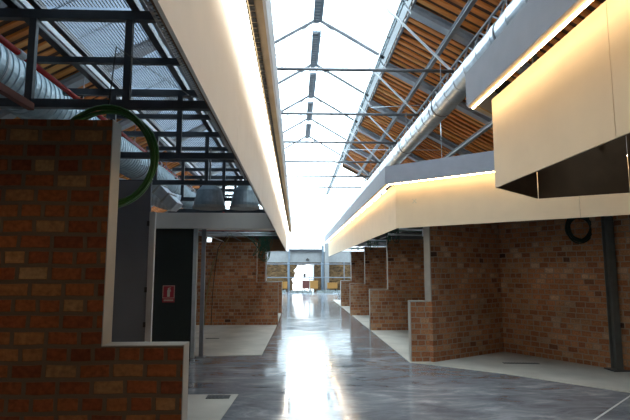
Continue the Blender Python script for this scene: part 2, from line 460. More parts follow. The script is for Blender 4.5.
struct('wall_end_plaster', B((2.3, 2.62, Y1 - 0.12, Y1 - 0.04, 3.12, 7.6)), 'plaster')
for a_, z_ in ((XR, zr(XR)), (XL, zl(XL))):
    q = 2.62 if a_ > 0 else -1.48
    bm = bmesh.new(); prism(bm, [(q, 3.12), (a_, 3.12), (a_, z_ - .05), (q, 7.6)], 'y', Y1 - 0.12, Y1 - 0.04); struct('wall_end_plaster', bm, 'plaster')
struct('wall_end_plaster', B((-1.48, -0.65, Y1 - 0.12, Y1 - 0.04, 3.12, 7.6)), 'plaster')
bm = bmesh.new()
for i in range(15):
    x = XL + 0.3 + i * 1.3
    top = zr(x) if x > 2.62 else (zl(x) if x < -1.48 else 7.8 + 0.4)
    bar(bm, (x, Y1 - 0.02, 3.2), (x, Y1 - 0.02, top), 0.05, 0.05)
bar(bm, (XL, Y1 - 0.02, 4.3), (XR, Y1 - 0.02, 4.3), 0.05, 0.05)
obj('mullions', bm, 'white_steel', wroot)
# glazed leaf in the doorway
dr = thing('door_1', None, None, (1.2, Y1 + 0.2, 0)); dr['kind'] = 'structure'
bm = bmesh.new()
for a, b in (((1.05, 0), (1.05, 2.0)), ((1.42, 0), (1.42, 2.0)), ((1.05, 2.0), (1.42, 2.0)), ((1.05, 0.9), (1.42, 0.9))):
    bar(bm, (a[0], Y1 + 0.2, a[1]), (b[0], Y1 + 0.2, b[1]), 0.06, 0.06)
obj('door_frame', bm, 'vent_grey', dr)
obj('pane', B((1.06, 1.41, Y1 + 0.19, Y1 + 0.2, 0.02, 1.98)), 'glass', dr)

# dark lids over the stall interiors (hidden from above by the bands)
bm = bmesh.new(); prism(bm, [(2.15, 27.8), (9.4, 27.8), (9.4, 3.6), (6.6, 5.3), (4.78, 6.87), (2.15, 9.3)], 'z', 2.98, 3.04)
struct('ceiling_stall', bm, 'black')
struct('ceiling_stall', B((-3.8, -0.45, 15.7, 20.6, 2.96, 3.0)), 'galv_dull')  # left lid, added to screen off the bright roof glass behind
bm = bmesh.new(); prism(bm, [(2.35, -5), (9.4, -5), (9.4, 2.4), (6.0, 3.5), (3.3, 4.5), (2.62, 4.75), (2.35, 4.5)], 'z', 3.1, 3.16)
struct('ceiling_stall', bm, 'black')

# ================================================================ BRICK PARTITIONS
def brick_wall(name, label, loc, rotz, poly, thick, mat, edges, group=None, cap='trim_metal'):
    """poly: outline (x,z) in the wall's own frame, front face at y=0; edges: boxes (x0,x1,z0,z1) of the metal edging"""
    root = thing(name, label, 'wall', loc, rotz, group)
    bm = bmesh.new(); prism(bm, poly, 'y', 0, thick)
    obj('brickwork', bm, mat, root, world=False)
    for e in edges:
        obj('edge_trim', B((e[0], e[1], -0.003, thick + 0.003, e[2], e[3])), cap, root, world=False, bevel=0.002)
    return root

# left, closest to the camera (front face at D=2.6)
brick_wall('brick_partition', 'large dark brick partition with a stepped metal-edged corner at the near left', (-1.0, 2.6, 0), 0,
           [(-3.2, 0), (0.436, 0), (0.436, 1.27), (0.03, 1.27), (0.03, 2.435), (-3.2, 2.435)], 0.12, 'brick_near',
           [(0.436, 0.441, 0, 1.276), (0.036, 0.441, 1.27, 1.276), (0.03, 0.036, 1.27, 2.44)])
brick_wall('brick_partition', 'reddish brick partition with low stepped end facing the aisle, left side beyond the extinguisher sign', (-1.2, 15.4, 0), 0,
           [(-2.3, 0), (0.66, 0), (0.66, 1.27), (0.0, 1.27), (0.0, 2.5), (-2.3, 2.5)], 0.14, 'brick',
           [(0.66, 0.667, 0, 1.285), (0.0, 0.667, 1.27, 1.285), (0.0, 0.008, 1.285, 2.5)])
brick_wall('brick_partition', 'farthest brick partition of the left side, a narrow strip under dangling green cables', (-1.2, 19.6, 0), 0,
           [(-2.3, 0), (0.66, 0), (0.66, 1.2), (0.0, 1.2), (0.0, 2.5), (-2.3, 2.5)], 0.14, 'brick',
           [(0.66, 0.667, 0, 1.215), (0.0, 0.667, 1.2, 1.215), (0.0, 0.06, 1.215, 2.5)], cap='white_steel')
brick_wall('brick_partition', 'brown brick back wall of the left stalls, mostly behind the steel posts', (-3.62, 15.35, 0), R(-90),
           [(-4.3, 0), (5.55, 0), (5.55, 2.95), (-4.3, 2.95)], 0.14, 'brick', [])
# right, four stepped piers
ang = math.atan2(10.25 - 9.11, 4.24 - 2.45)
rt = brick_wall('brick_partition', 'nearest right brick partition with pale metal-edged step, turning back under the cream band', (2.47, 9.13, 0), ang,
           [(0.0, 0), (2.12, 0), (2.12, 2.62), (0.0, 2.62)], 0.14, 'brick', [(-0.028, 0.0, 1.08, 2.62)])
bm = bmesh.new(); prism(bm, [(0, 0), (0.42, 0), (0.42, 1.07), (0, 1.07)], 'y', 0, 0.16)
bmx = obj('low_brickwork', bm, 'brick', rt, world=False)
bmx.location = wmat(rt).inverted() @ Vector((2.09, 9.2, 0)); bmx.rotation_euler = (0, 0, -ang)
obj('edge_trim', B((2.08, 2.095, 9.19, 9.37, 0, 1.085)), 'trim_metal', rt)
obj('edge_trim', B((2.08, 2.46, 9.19, 9.37, 1.07, 1.09)), 'trim_metal', rt)
bang = math.atan2(8.2 - 10.25, 5.45 - 4.24)
brick_wall('brick_partition', 'long brick wall in shade at the right edge, behind the dark steel column', (4.20, 10.27, 0), bang,
           [(0.0, 0), (7.0, 0), (7.0, 2.62), (0.0, 2.62)], 0.14, 'brick', [])
for d, xs, zt, lab in ((13.92, 2.05, 1.11, 'second brick partition of the right side, stepped end with thin pale edging'),
                       (18.55, 2.0, 1.14, 'third brick partition of the right side, between a wider and a narrower one'),
                       (23.2, 2.07, 1.15, 'farthest brick partition of the right side, next to the bright end of the aisle')):
    brick_wall('brick_partition', lab, (2.56, d, 0), 0,
               [(xs - 2.56, 0), (3.3, 0), (3.3, 2.5), (0.0, 2.5), (0.0, zt), (xs - 2.56, zt)], 0.14, 'brick',
               [(xs - 2.572, xs - 2.56, 0, zt + 0.015), (xs - 2.572, 0.0, zt, zt + 0.015), (-0.012, 0.0, zt + 0.015, 2.5)], cap='white_steel' if d > 23 else 'trim_metal')
brick_wall('brick_partition', 'brown back wall of the right stalls, hidden deep behind the stepped partitions', (5.9, 10.6, 0), R(90),
           [(0, 0), (17.2, 0), (17.2, 2.6), (0, 2.6)], 0.14, 'brick', [])

# steel column at the right wall
cr = thing('steel_column', 'dark steel column standing against the shaded brick wall at far right', 'column', (5.30, 8.36, 0))
bm = bmesh.new(); ibeam(bm, (5.30, 8.3, 0.02), (5.30, 8.3, 2.95), 0.11, 0.16); obj('shaft', bm, 'column_paint', cr)
obj('base_plate', B((5.16, 5.44, 8.16, 8.44, 0.012, 0.03)), 'dark_steel', cr)

# ================================================================ FASCIA BANDS
def band(name, label, loc, path, side, stations, led, box='box_grey', led_o=(0.128, 0.143), soff=0.145, ledpath=None, gaps={}, ztop=3.238, face='cream', lednm='warm LED strip'):
    """path: plan line of the cream face; side: +1 when the aisle is on the left-hand side of the path"""
    root = thing(name, label, 'fascia', loc)
    s = side
    st = [0.0] + stations + [plen(path)]
    for a, b in zip(st, st[1:]):
        p = cutpath(path, a + gaps.get(round(a, 3), 0.0025), b - gaps.get(round(b, 3), 0.0025))
        bm = bmesh.new(); strip(bm, p, 0, -0.014 * s, 2.402, ztop)
        pn = obj('cream_panel', bm, face, root)
        bm = bmesh.new(); strip(bm, p, -0.0145 * s, -0.021 * s, 2.402, ztop - 0.01)
        obj('backing_board', bm, 'board_edge', pn)
    bm = bmesh.new(); strip(bm, path, 0.208 * s, 0.19 * s, 3.20, 3.525); obj('upper_board', bm, box, root)
    bm = bmesh.new(); strip(bm, path, 0.19 * s, soff * s, 3.202, 3.222); sf = obj('soffit_board', bm, 'soffit', root)
    bm = bmesh.new(); strip(bm, ledpath or path, led_o[1] * s, led_o[0] * s, 3.19, 3.203); l = obj('led_strip', bm, led, sf); l['label'] = lednm
    bm = bmesh.new(); strip(bm, path, 0.19 * s, -0.01 * s, 3.50, 3.52); obj('top_board', bm, 'black', root)
    bm = bmesh.new()
    L = plen(path); t = 0.4
    while t < L - 0.2:                                   # steel hangers joining panel and upper box
        q = cutpath(path, t, t + 0.03)
        strip(bm, q, -0.0215 * s, -0.055 * s, 2.9, 3.51); t += 1.2
    obj('hanger_bracket', bm, 'dark_steel', root)['kind'] = 'stuff'
    return root

PATH_R = [(1.82, 28.0), (1.82, 9.01), (4.56, 6.63), (6.6, 4.86)]          # aisle lies on the right-hand side of this direction
r1 = band('fascia_band', 'long cream fascia band down the right side with angled corner and grey top', (1.82, 18, 2.4), PATH_R, -1,
     [2.44 * i for i in range(1, 8)] + [18.99, 18.99 + 3.02], 'led')
PATH_N = [(3.27 + 2.4, 4.73 - 0.95), (3.27, 4.73), (2.56, 5.18), (1.83, 4.48), (1.83, -4.0)]
lenN = plen(PATH_N[:4]); lenC = plen(PATH_N[:3])
r2 = band('fascia_band', 'closest cream fascia panel at upper right, lit from its grey top box', (1.83, 1, 2.4), PATH_N, -1,
     [2.58, lenC, lenN, lenN + 1.75, lenN + 4.2], 'led', ledpath=[(1.83, 4.6), (1.83, -4.0)], gaps={round(lenC, 3): 0.022})
PATH_L = [(-3.4, 20.3), (-0.392, 20.3), (-0.392, -4.0)]
r3 = band('fascia_band', 'long whitish fascia band with glowing strip along the left side of the skylight', (-0.402, 10, 2.4), PATH_L, 1,
     [2.99] + [2.99 + 2.44 * i for i in range(1, 10)], 'led_left', box='box_pale', led_o=(0.03, 0.09), soff=0.10, ztop=3.30, face='pale_board')
# dotted perforated strip in the left soffit
bm = bmesh.new(); y = -3.5
while y < 20.0:
    box(bm, -0.392 + 0.108, -0.392 + 0.140, y, y + 0.05, 3.194, 3.2015); y += 0.07
bm2 = bmesh.new(); strip(bm2, [(-0.392, 20.2), (-0.392, -4)], -0.012, 0.008, 3.301, 3.312); obj('gap_shade_strip', bm2, 'black', r3)  # black strip painting in the dark open gap above the left panels
o = obj('perforation', bm, 'black', r3); o['kind'] = 'stuff'
# small pale X on the angled panel
d = (Vector((4.56, 6.63)) - Vector((1.82, 9.01))).normalized()
def onR(s, z): p = Vector((1.82, 9.01)) + d * s - Vector((-d.y, d.x)) * 0.003; return (p.x, p.y, z)
bm = bmesh.new(); bar(bm, onR(0.34, 2.83), onR(0.42, 2.91), 0.012, 0.004, (d.y, -d.x, 0)); bar(bm, onR(0.34, 2.91), onR(0.42, 2.83), 0.012, 0.004, (d.y, -d.x, 0))
obj('painted_cross', bm, 'sign_white', r1)['label'] = 'small pale X mark'

# ================================================================ LEFT: posts, panels, bulkhead
hb = obj('bulkhead_beam', B((-2.75, -0.43, 9.6, 10.1, 2.44, 2.74)), 'bulkhead', base=(-1.6, 9.8, 2.44), bevel=0.006)
finish(hb, 'pale plastered bulkhead beam spanning the opening above the black panel', 'beam')
dp = thing('door_panel', 'blue-grey steel door leaf standing behind the near left brick partition', 'door', (-2.3, 6.0, 0))
lf = obj('leaf', B((-3.4, -1.75, 6.02, 6.07, 0.02, 2.72)), 'door_grey', dp, bevel=0.004)
obj('jamb', B((-1.75, -1.68, 6.0, 6.05, 0.012, 2.34)), 'zinc', dp, bevel=0.004)
for z in (1.02, 1.42, 2.2): obj('hinge', B((-1.775, -1.745, 5.995, 6.02, z - 0.03, z + 0.03)), 'slot', lf)
bp = thing('wall_panel', 'tall dark green-black panel carrying the red extinguisher sign', 'panel', (-2.35, 9.75, 0))
obj('sheet', B((-3.4, -1.97, 9.72, 9.76, 0.012, 2.44)), 'panel_black', bp)
obj('side_post', B((-1.97, -1.90, 9.68, 9.8, 0.012, 2.44)), 'zinc', bp, bevel=0.003)
cp = thing('steel_post', 'slim bluish steel post beside the extinguisher panel', 'post', (-1.83, 9.82, 0))
obj('shaft', B((-1.83, -1.76, 9.78, 9.86, 0.02, 2.44)), 'grey_steel', cp)
obj('base_plate', B((-1.88, -1.71, 9.73, 9.91, 0.012, 0.024)), 'grey_steel', cp)

sg = thing('extinguisher_sign', 'small red and white fire extinguisher sign on the black panel', 'sign', (-2.415, 9.715, 1.04))
pl = obj('plate', B((-2.53, -2.30, 9.708, 9.716, 1.04, 1.36)), 'sign_red', sg)
bm = bmesh.new()
for b in ((-2.525, -2.517), (-2.313, -2.305)): box(bm, b[0], b[1], 9.703, 9.708, 1.12, 1.355)
for b in ((1.12, 1.128), (1.347, 1.355)): box(bm, -2.525, -2.305, 9.703, 9.708, b[0], b[1])
obj('border_line', bm, 'sign_white', pl)
bm = bmesh.new()
prism(bm, [(-2.438, 1.145), (-2.392, 1.145), (-2.390, 1.26), (-2.402, 1.285), (-2.402, 1.31), (-2.428, 1.31), (-2.428, 1.285), (-2.440, 1.26)], 'y', 9.702, 9.708)
bar(bm, (-2.415, 9.705, 1.31), (-2.37, 9.705, 1.325), 0.008, 0.006); bar(bm, (-2.39, 9.705, 1.30), (-2.375, 9.705, 1.24), 0.008, 0.006)
obj('extinguisher_symbol', bm, 'sign_white', pl)
bm = bmesh.new(); x = -2.50
for i, w in enumerate((0.012, 0.01, 0.012, 0.004, 0.012, 0.012, 0.01, 0.012, 0.008, 0.012)):
    box(bm, x, x + w, 9.704, 9.708, 1.065, 1.095); x += w + 0.008
obj('text_line', bm, 'sign_white', pl)

# ================================================================ LEFT: overhead steel mezzanine
ORD = ['closest to the camera', 'second from the camera', 'third from the camera', 'fourth from the camera', 'fifth from the camera', 'sixth from the camera', 'seventh and farthest']
FY = [5.24 + 2.4 * i for i in range(7)]
for i, y in enumerate(FY):
    t = thing('overhead_truss', 'dark steel ladder frame over the left stalls, ' + ORD[i], 'frame', (-2.0, y, 3.34), group='dark steel frames over the left stalls')
    bm = bmesh.new(); bar(bm, (-3.62, y, 3.40), (-0.46, y, 3.40), 0.08, 0.09); obj('lower_chord', bm, 'dark_steel', t)
    bm = bmesh.new(); bar(bm, (-3.62, y, 4.395), (-0.46, y, 4.395), 0.08, 0.10); obj('upper_chord', bm, 'dark_steel', t)
    for x in (-2.84, -1.82):
        bm = bmesh.new(); bar(bm, (x, y, 3.445), (x, y, 4.345), 0.075, 0.06); obj('post', bm, 'dark_steel', t)
MY = [6.42] + [FY[i] + 1.2 for i in range(1, 6)]
for i, y in enumerate(MY):
    o = obj('ceiling_joist', B((-3.4, -0.46, y - 0.035, y + 0.035, 4.35, 4.43)), 'dark_steel')
    finish(o, 'thin dark joist under the grating midway between two frames, ' + ORD[i].replace('seventh and ', ''), 'joist', 'joists under the grating')
lon = [(-3.05, 0.10, 'dark_steel', 'dark longitudinal steel runner at the outer edge of the grating, next to the orange boards'),
       (-2.93, 0.035, 'runner_pale', 'thin pale tube running along the outer edge of the grating'),
       (-2.80, 0.07, 'dark_steel', 'dark runner carrying the outer ends of the grating panels'),
       (-1.76, 0.09, 'dark_steel', 'dark runner carrying the inner ends of the grating panels'),
       (-1.64, 0.045, 'runner_pale', 'thin pale tube running along the inner edge of the grating')]
for x, w, m, lab in lon:
    o = obj('steel_runner', B((x - w / 2, x + w / 2, 2.5, 19.9, 4.46, 4.53)), m); finish(o, lab, 'beam')
for i in range(7):
    ya = FY[i] - 2.4 + 0.06; yb = FY[i] - 0.06
    if i == 0: ya = 3.6
    bm = bmesh.new(); x = -2.74
    while x < -1.82:
        box(bm, x, x + 0.011, ya, yb, 4.462, 4.470); x += 0.038
    yy = ya
    while yy < yb: box(bm, -2.745, -1.815, yy, yy + 0.006, 4.470, 4.474); yy += 0.4
    o = obj('grating_panel', bm, 'grey_steel'); finish(o, 'open steel grating panel overhead at left with sky behind, ' + ORD[i], 'grating', 'steel grating panels of the left walkway')
bm = B((-1.58, -0.44, 3.0, 20.0, 4.49, 4.52))
y = 3.0
while y < 20: box(bm, -1.56, -0.46, y, y + 0.02, 4.47, 4.49); y += 0.25
finish(obj('deck_sheet', bm, 'dark_steel'), 'solid dark ribbed deck sheet between grating and whitish fascia', 'deck')
# perforated cable tray
tr = thing('cable_tray', 'perforated grey cable tray hung under the dark deck beside the fascia', 'cable tray', (-1.36, 10, 4.30))
bm = bmesh.new(); y = 3.0
while y < 20: box(bm, -1.47, -1.25, y, y + 0.035, 4.22, 4.225); y += 0.07
obj('perforated_base', bm, 'galv_dull', tr)
obj('side_rail', B((-1.475, -1.468, 3, 20, 4.22, 4.275)), 'galv_dull', tr); obj('side_rail', B((-1.252, -1.245, 3, 20, 4.22, 4.275)), 'galv_dull', tr)
bm = bmesh.new()
bm.free()
for y in FY: obj('support_bracket', B((-1.48, -1.24, y - 0.02, y + 0.02, 4.28, 4.332)), 'dark_steel', tr)
for (xa, n, lab) in ((-1.05, 1, 'galvanised strut channel lying under the deck near the fascia, inner one'), (-0.75, 2, 'galvanised strut channel lying under the deck near the fascia, outer one')):
    finish(obj('strut_channel', B((xa, xa + 0.04, 3, 20, 4.30, 4.335)), 'galv_dull'), lab, 'channel')

# ducts
def duct(name, label, x, z, y0, y1, r, pitch, mat='galv', group=None):
    pts = []; rr = []; y = y0
    while y < y1:
        for dy, k in ((0, 1.0), (pitch * 0.90, 1.0), (pitch * 0.93, 1.045), (pitch * 0.97, 1.045)):
            pts.append((x, y + dy, z)); rr.append(r * k)
        y += pitch
    bm = bmesh.new(); tube(bm, pts, rr, 32)
    t = thing(name, label, 'duct', (x, (y0 + y1) / 2, z - r), group=group)
    obj('spiral_tube', bm, mat, t, smooth=False)
    k = 0; y = y0 + 1.1
    while y < y1:
        bm = bmesh.new(); tube(bm, [(x, y, z), (x, y + 0.04, z)], r * 1.06, 32); tube(bm, [(x, y + 0.02, z + r), (x, y + 0.02, z + r + 0.7)], 0.008, 6)
        obj('hanger_clamp', bm, 'grey_steel', t); y += 3.2
    return t
duct('ventilation_duct', 'large galvanised round duct with ring seams behind the left steel frames', -4.22, 4.40, -1.0, 21, 0.38, 0.15, 'galv_duct')
duct('ventilation_duct', 'long bright galvanised round duct under the right wooden roof', 2.94, 4.95, -1.0, 30, 0.215, 0.55)
# red fire pipe, its pale highlight comes from gloss
t = thing('fire_pipe', 'thin red fire main pipe above the large left duct', 'pipe', (-3.20, 8, 5.0))
bm = bmesh.new(); tube(bm, [(-3.20, -1, 4.13), (-3.20, 20, 4.13)], 0.036, 14); tb = obj('tube', bm, 'red', t, smooth=True)
for y in (5.6, 8.6, 11.6):
    bm = bmesh.new(); tube(bm, [(-3.20, y, 4.13), (-3.20, y + 0.12, 4.13)], 0.048, 14); obj('coupling', bm, 'galv', tb)
o = obj('angle_iron', B((-2.66, -2.60, 2.9, 4.9, 3.22, 3.225), (-2.605, -2.60, 2.9, 4.9, 3.22, 3.29)), 'rust')
finish(o, 'rust-red angle iron running above the near left brick partition', 'angle iron')

# branch ducts / hoods behind the bulkhead
def hood(x, y, z, r, label):
    t = thing('duct_hood', label, 'duct', (x, y, z - 0.35), group='bluish duct hoods above the bulkhead')
    bm = bmesh.new(); tube(bm, [(x, y, z - 0.40), (x, y, z - 0.34), (x, y, z - 0.06), (x, y, z + 0.05), (x, y, z + 0.10)], [r, r, r * 0.80, r * 0.50, r * 0.15], 24)
    obj('cone', bm, 'galv_duct', t, smooth=False)
    bm = bmesh.new(); tube(bm, [(x, y, z - 0.46), (x, y, z - 0.40)], r * 1.08, 24); obj('rim', bm, 'galv_dull', t)
    bm = bmesh.new(); tube(bm, [(x, y, z + 0.10), (x, y, z + 0.9)], 0.02, 8); obj('drop_rod', bm, 'grey_steel', t)
hood(-1.93, 11.1, 3.46, 0.34, 'left one of two bluish cone-shaped duct hoods above the pale bulkhead')
hood(-1.15, 11.1, 3.46, 0.31, 'right one of two bluish cone-shaped duct hoods, half behind the fascia')
t = thing('branch_duct', 'slanting galvanised branch duct beside the duct hoods above the bulkhead', 'duct', (-2.6, 10.8, 3.1))
bm = bmesh.new(); bar(bm, (-3.05, 10.6, 3.5), (-2.5, 10.5, 2.95), 0.30, 0.22); obj('trunk', bm, 'galv', t, bevel=0.01)
bm = bmesh.new()
for k in (0.3, 0.65): 
    c = Vector((-3.05, 10.6, 3.5)).lerp(Vector((-2.5, 10.5, 2.95)), k); e = Vector((0.55, -0.1, -0.55)).normalized() * 0.02
    bar(bm, c - e, c + e, 0.34, 0.26)
obj('flange', bm, 'galv_dull', t)
t = thing('branch_duct', 'round flexible duct lying low behind the bulkhead, left of the slanting one', 'duct', (-3.5, 11.4, 3.0))
pts = []; rr = []
for i in range(40):
    k = i / 39; pts.append((-4.3 + 1.6 * k, 11.5 - 0.2 * math.sin(k * 3), 3.6 - 0.45 * k)); rr.append(0.2 + (0.012 if i % 2 else 0))
bm = bmesh.new(); tube(bm, pts, rr, 20); obj('hose', bm, 'galv', t)

# clutter pipes under the left ceiling behind the bulkhead
def pipe(name, label, pts, r, mat, cat='pipe', group=None, seg=8):
    bm = bmesh.new(); tube(bm, pts, r, seg); o = obj(name, bm, mat, smooth=True); return finish(o, label, cat, group)
for i, (y, z, m, r) in enumerate(((11.6, 2.62, 'galv', .02), (12.2, 2.70, 'dark_steel', .025), (12.9, 2.60, 'galv', .02), (13.6, 2.72, 'red', .025), (14.4, 2.64, 'galv', .02))):
    pipe('conduit', 'thin conduit crossing above the left brick partition, %s' % ['nearest and grey', 'second and dark', 'third and grey', 'fourth and red', 'fifth and grey'][i], [(-3.4, y, z), (-0.5, y, z)], r, m, 'conduit', 'conduits over the left stalls')
for i, (x, z, m) in enumerate(((-2.9, 2.78, 'galv'), (-2.2, 2.80, 'dark_steel'), (-1.5, 2.82, 'red'), (-1.72, 2.80, 'dark_green'), (-0.5, 2.72, 'dark_green'))):
    pipe('conduit', 'lengthwise conduit above the left stalls, %s' % ['grey, farthest from the aisle', 'dark, second from the outer side', 'red, in the middle', 'green, inside the red one', 'green, touching distance to the fascia'][i], [(x, 10.3, z), (x, 20, z)], 0.022, m, 'conduit', 'lengthwise conduits')

k = 0; y = 11.0
while y < 20.0:
    o = obj('ceiling_batten', B((-2.8 if k < 6 else -1.9, -0.43, y - 0.03, y + 0.03, 2.86, 2.92)), 'dark_steel')
    finish(o, 'thin dark batten over the left stalls, seen edge on beneath the fascia', 'batten', 'dark battens over the left stalls'); y += 0.62; k += 1
# tangled cables
def coil(name, label, c, r, n, mat, seed, axis='y', w=0.012, span=(0, 2 * math.pi), jit=0.02, group=None):
    rnd = random.Random(seed); t = thing(name, label, 'cable', c, group=group)
    bm = bmesh.new()
    for k in range(n):
        rk = r + rnd.uniform(-jit, jit); dy = rnd.uniform(-0.03, 0.03); ex = rnd.uniform(0.95, 1.06); ph = rnd.uniform(0, 6)
        pts = []
        for i in range(40):
            a = span[0] + (span[1] - span[0]) * i / 39
            rw = rk + 0.008 * math.sin(3 * a + ph)
            pts.append((c[0] + rw * math.cos(a), c[1] + dy, c[2] + rw * ex * math.sin(a)))
        tube(bm, pts, w, 6)
    obj('loop', bm, mat, t, smooth=True)
    return t
t = coil('conduit_coil', 'big coil of green conduit hanging behind the near left brick partition', (-1.13, 2.95, 2.31), 0.285, 6, 'green', 3, jit=0.02, w=0.0095, span=(-1.75, 4.5))
bm = bmesh.new(); tube(bm, [(-1.13, 2.95, 2.60), (-1.10, 2.95, 3.0), (-1.10, 5.15, 3.46)], 0.004, 6); obj('hanging_wire', bm, 'black', t)
t = coil('conduit_coil', 'dark cable coil hanging high on the shaded wall at right', (5.0, 8.62, 2.38), 0.23, 9, 'black_green', 9, jit=0.05, w=0.012)
bm = bmesh.new()
tube(bm, [(5.0, 8.62, 2.52), (5.0, 8.62, 2.98)], 0.006, 6); obj('hanging_wire', bm, 'black', t)
rnd = random.Random(5)
for k, (cx, cy_, lab) in enumerate(((-0.95, 14.72, 'bunch of green cables dangling at the aisle end of the left stall'), (-1.05, 18.44, 'farther bunch of green cables dangling beside the left white edging'))):
    bm = bmesh.new()
    for i in range(9):
        x = cx + rnd.uniform(-.3, .1); z1_ = 1.75 + rnd.uniform(0.1, .7)
        pts = [(x + 0.12 * math.sin(j * 0.9 + i), cy_ + rnd.uniform(-.03, .03), 2.865 - (2.865 - z1_) * math.sin(j / 9 * math.pi)) for j in range(10)]
        pts = [(p[0] + 0.015 * j, p[1], p[2]) for j, p in enumerate(pts)]
        tube(bm, pts, 0.012, 6)
    finish(obj('cable_bundle', bm, 'dark_green', smooth=True), lab, 'cable')
pipe('loose_cable', 'pale yellow cable hanging slanted in front of the left brick partition', [(-1.95, 15.2, 2.75), (-2.2, 15.25, 2.35), (-2.5, 15.3, 1.9), (-2.62, 15.3, 1.2), (-2.7, 15.3, 0.7), (-2.72, 15.3, 0.03)], 0.018, 'yellow_cable', 'cable')
pipe('loose_cable', 'thin black cable hanging slanted in front of the left brick partition', [(-2.05, 15.15, 2.75), (-2.35, 15.2, 2.3), (-2.45, 15.3, 1.6), (-2.5, 15.3, 0.9), (-2.52, 15.3, 0.02)], 0.010, 'black', 'cable')

# right stalls: pipes below the dark lid
for i, (y, z, m, r) in enumerate(((10.6, 2.52, 'galv', .022), (11.2, 2.60, 'dark_steel', .03), (11.9, 2.50, 'galv_dull', .022), (12.7, 2.66, 'dark_green', .022), (15.0, 2.55, 'galv', .022), (16.4, 2.6, 'dark_green', .022), (19.5, 2.6, 'galv', .025), (21.0, 2.56, 'dark_green', .025))):
    pipe('conduit', 'conduit crossing under the right stall ceiling, ' + ['grey, nearest', 'thick and dark, second', 'dull grey, third', 'green, in front of the second partition', 'grey, behind the second partition', 'green, before the third partition', 'grey, behind the third partition', 'green, before the farthest partition'][i],
         [(2.2, y, z), (3.6, y + rnd.uniform(-.1, .1), z - 0.03), (5.7, y, z)], r, m, 'conduit', 'conduits under the right stall ceiling')
for i, x in enumerate((2.3, 2.98, 3.3)):
    pipe('conduit', 'lengthwise conduit under the right stall ceiling, ' + ['closest to the aisle', 'the middle one', 'the inner one'][i], [(x, 10.2, 2.74), (x, 27, 2.74)], 0.025, ['dark_green', 'galv_dull', 'dark_steel'][i], 'conduit', 'lengthwise right conduits')
jb = thing('junction_box', 'small white junction box at the top of the nearest right partition', 'box', (2.62, 9.9, 2.35))
obj('housing', B((2.50, 2.66, 9.75, 9.83, 2.31, 2.45)), 'white_steel', jb, bevel=0.004); obj('lid', B((2.51, 2.65, 9.742, 9.75, 2.32, 2.44)), 'grey_panel', jb)
bm = bmesh.new(); tube(bm, [(2.58, 9.79, 2.45), (2.58, 9.79, 2.98)], 0.012, 8); obj('conduit_stub', bm, 'galv', jb)
for k, (x, y) in enumerate(((2.6, 17.0), (2.55, 13.2))):
    bm = bmesh.new()
    for i in range(7):
        ph = rnd.uniform(0, 6)
        pts = [(x + 0.25 * (j / 9) * (1 if i % 2 else -0.6) + .04 * math.sin(j + ph), y + .02 * i, 2.98 - (0.42 + .04 * i) * math.sin(j / 9 * math.pi)) for j in range(10)]
        tube(bm, pts, 0.012, 6)
    finish(obj('cable_bundle', bm, 'dark_green', smooth=True), ['sagging dark cables under the right band before the third partition', 'sagging dark cables under the right band before the second partition'][k], 'cable')

# ================================================================ ROOF STEEL
TY = [7.5 + 3.2 * i for i in range(7)]
TL = ['closest, partly above the picture', 'first complete tie seen from the camera', 'second complete tie from the camera', 'third complete tie from the camera', 'fourth complete tie from the camera', 'fifth complete tie from the camera', 'last one, where the boarded roof ends']
for i, y in enumerate(TY):
    t = thing('roof_truss', 'slender steel truss under the glazed ridge, ' + TL[i], 'truss', (0.57, y, 6.0), group='steel roof trusses')
    bm = bmesh.new(); tube(bm, [(-2.39, y, 6.10), (3.53, y, 6.10)], 0.038, 10); obj('tie_rod', bm, 'grey_steel', t, smooth=True)
    for s, xe in ((1, 3.53), (-1, -2.39)):
        bm = bmesh.new(); bar(bm, (xe, y + 0.05, 6.10), (RX + s * 0.1, y + 0.05, RZ - 0.06), 0.05, 0.04); obj('brace', bm, 'white_steel', t)
        bm = bmesh.new(); bar(bm, (RX + s * 0.06, y, RZ - 0.10), (RX + s * 1.95, y, 7.80), 0.06, 0.07); obj('lantern_rafter', bm, 'dark_steel', t)
        xo = 2.62 if s > 0 else -1.48; zo = 7.65
        bm = bmesh.new(); bar(bm, (xo - s * 0.30, y, 7.92), (xo - s * 0.02, y, 7.45), 0.03, 0.03)
        obj('strut', bm, 'white_steel', t)
        xw = XR - 0.05 if s > 0 else XL + 0.05; zw = zr(xw) if s > 0 else zl(xw)
        bm = bmesh.new(); ibeam(bm, (xo, y, zo - 0.11), (xw, y, zw - 0.11), 0.26, 0.18); obj('roof_beam', bm, 'roof_grey', t)
for x, w, lab in ((3.46, 0.10, 'grey steel purlin under the right boards, nearest the skylight'), (5.57, 0.12, 'grey steel purlin under the right boards, right of the bright duct'), (7.4, 0.10, 'grey steel purlin under the right boards, lowest')):
    bm = bmesh.new(); ibeam(bm, (x, 0, zr(x) - 0.27), (x, YW, zr(x) - 0.27), w, 0.12); finish(obj('roof_purlin', bm, 'roof_grey'), lab, 'purlin')
for x, lab in ((-5.6, 'grey steel purlin under the left boards, upper'), (-7.2, 'grey steel purlin under the left boards, lower')):
    bm = bmesh.new(); ibeam(bm, (x, 0, zl(x) - 0.27), (x, YW, zl(x) - 0.27), 0.1, 0.12); finish(obj('roof_purlin', bm, 'dark_steel'), lab, 'purlin')
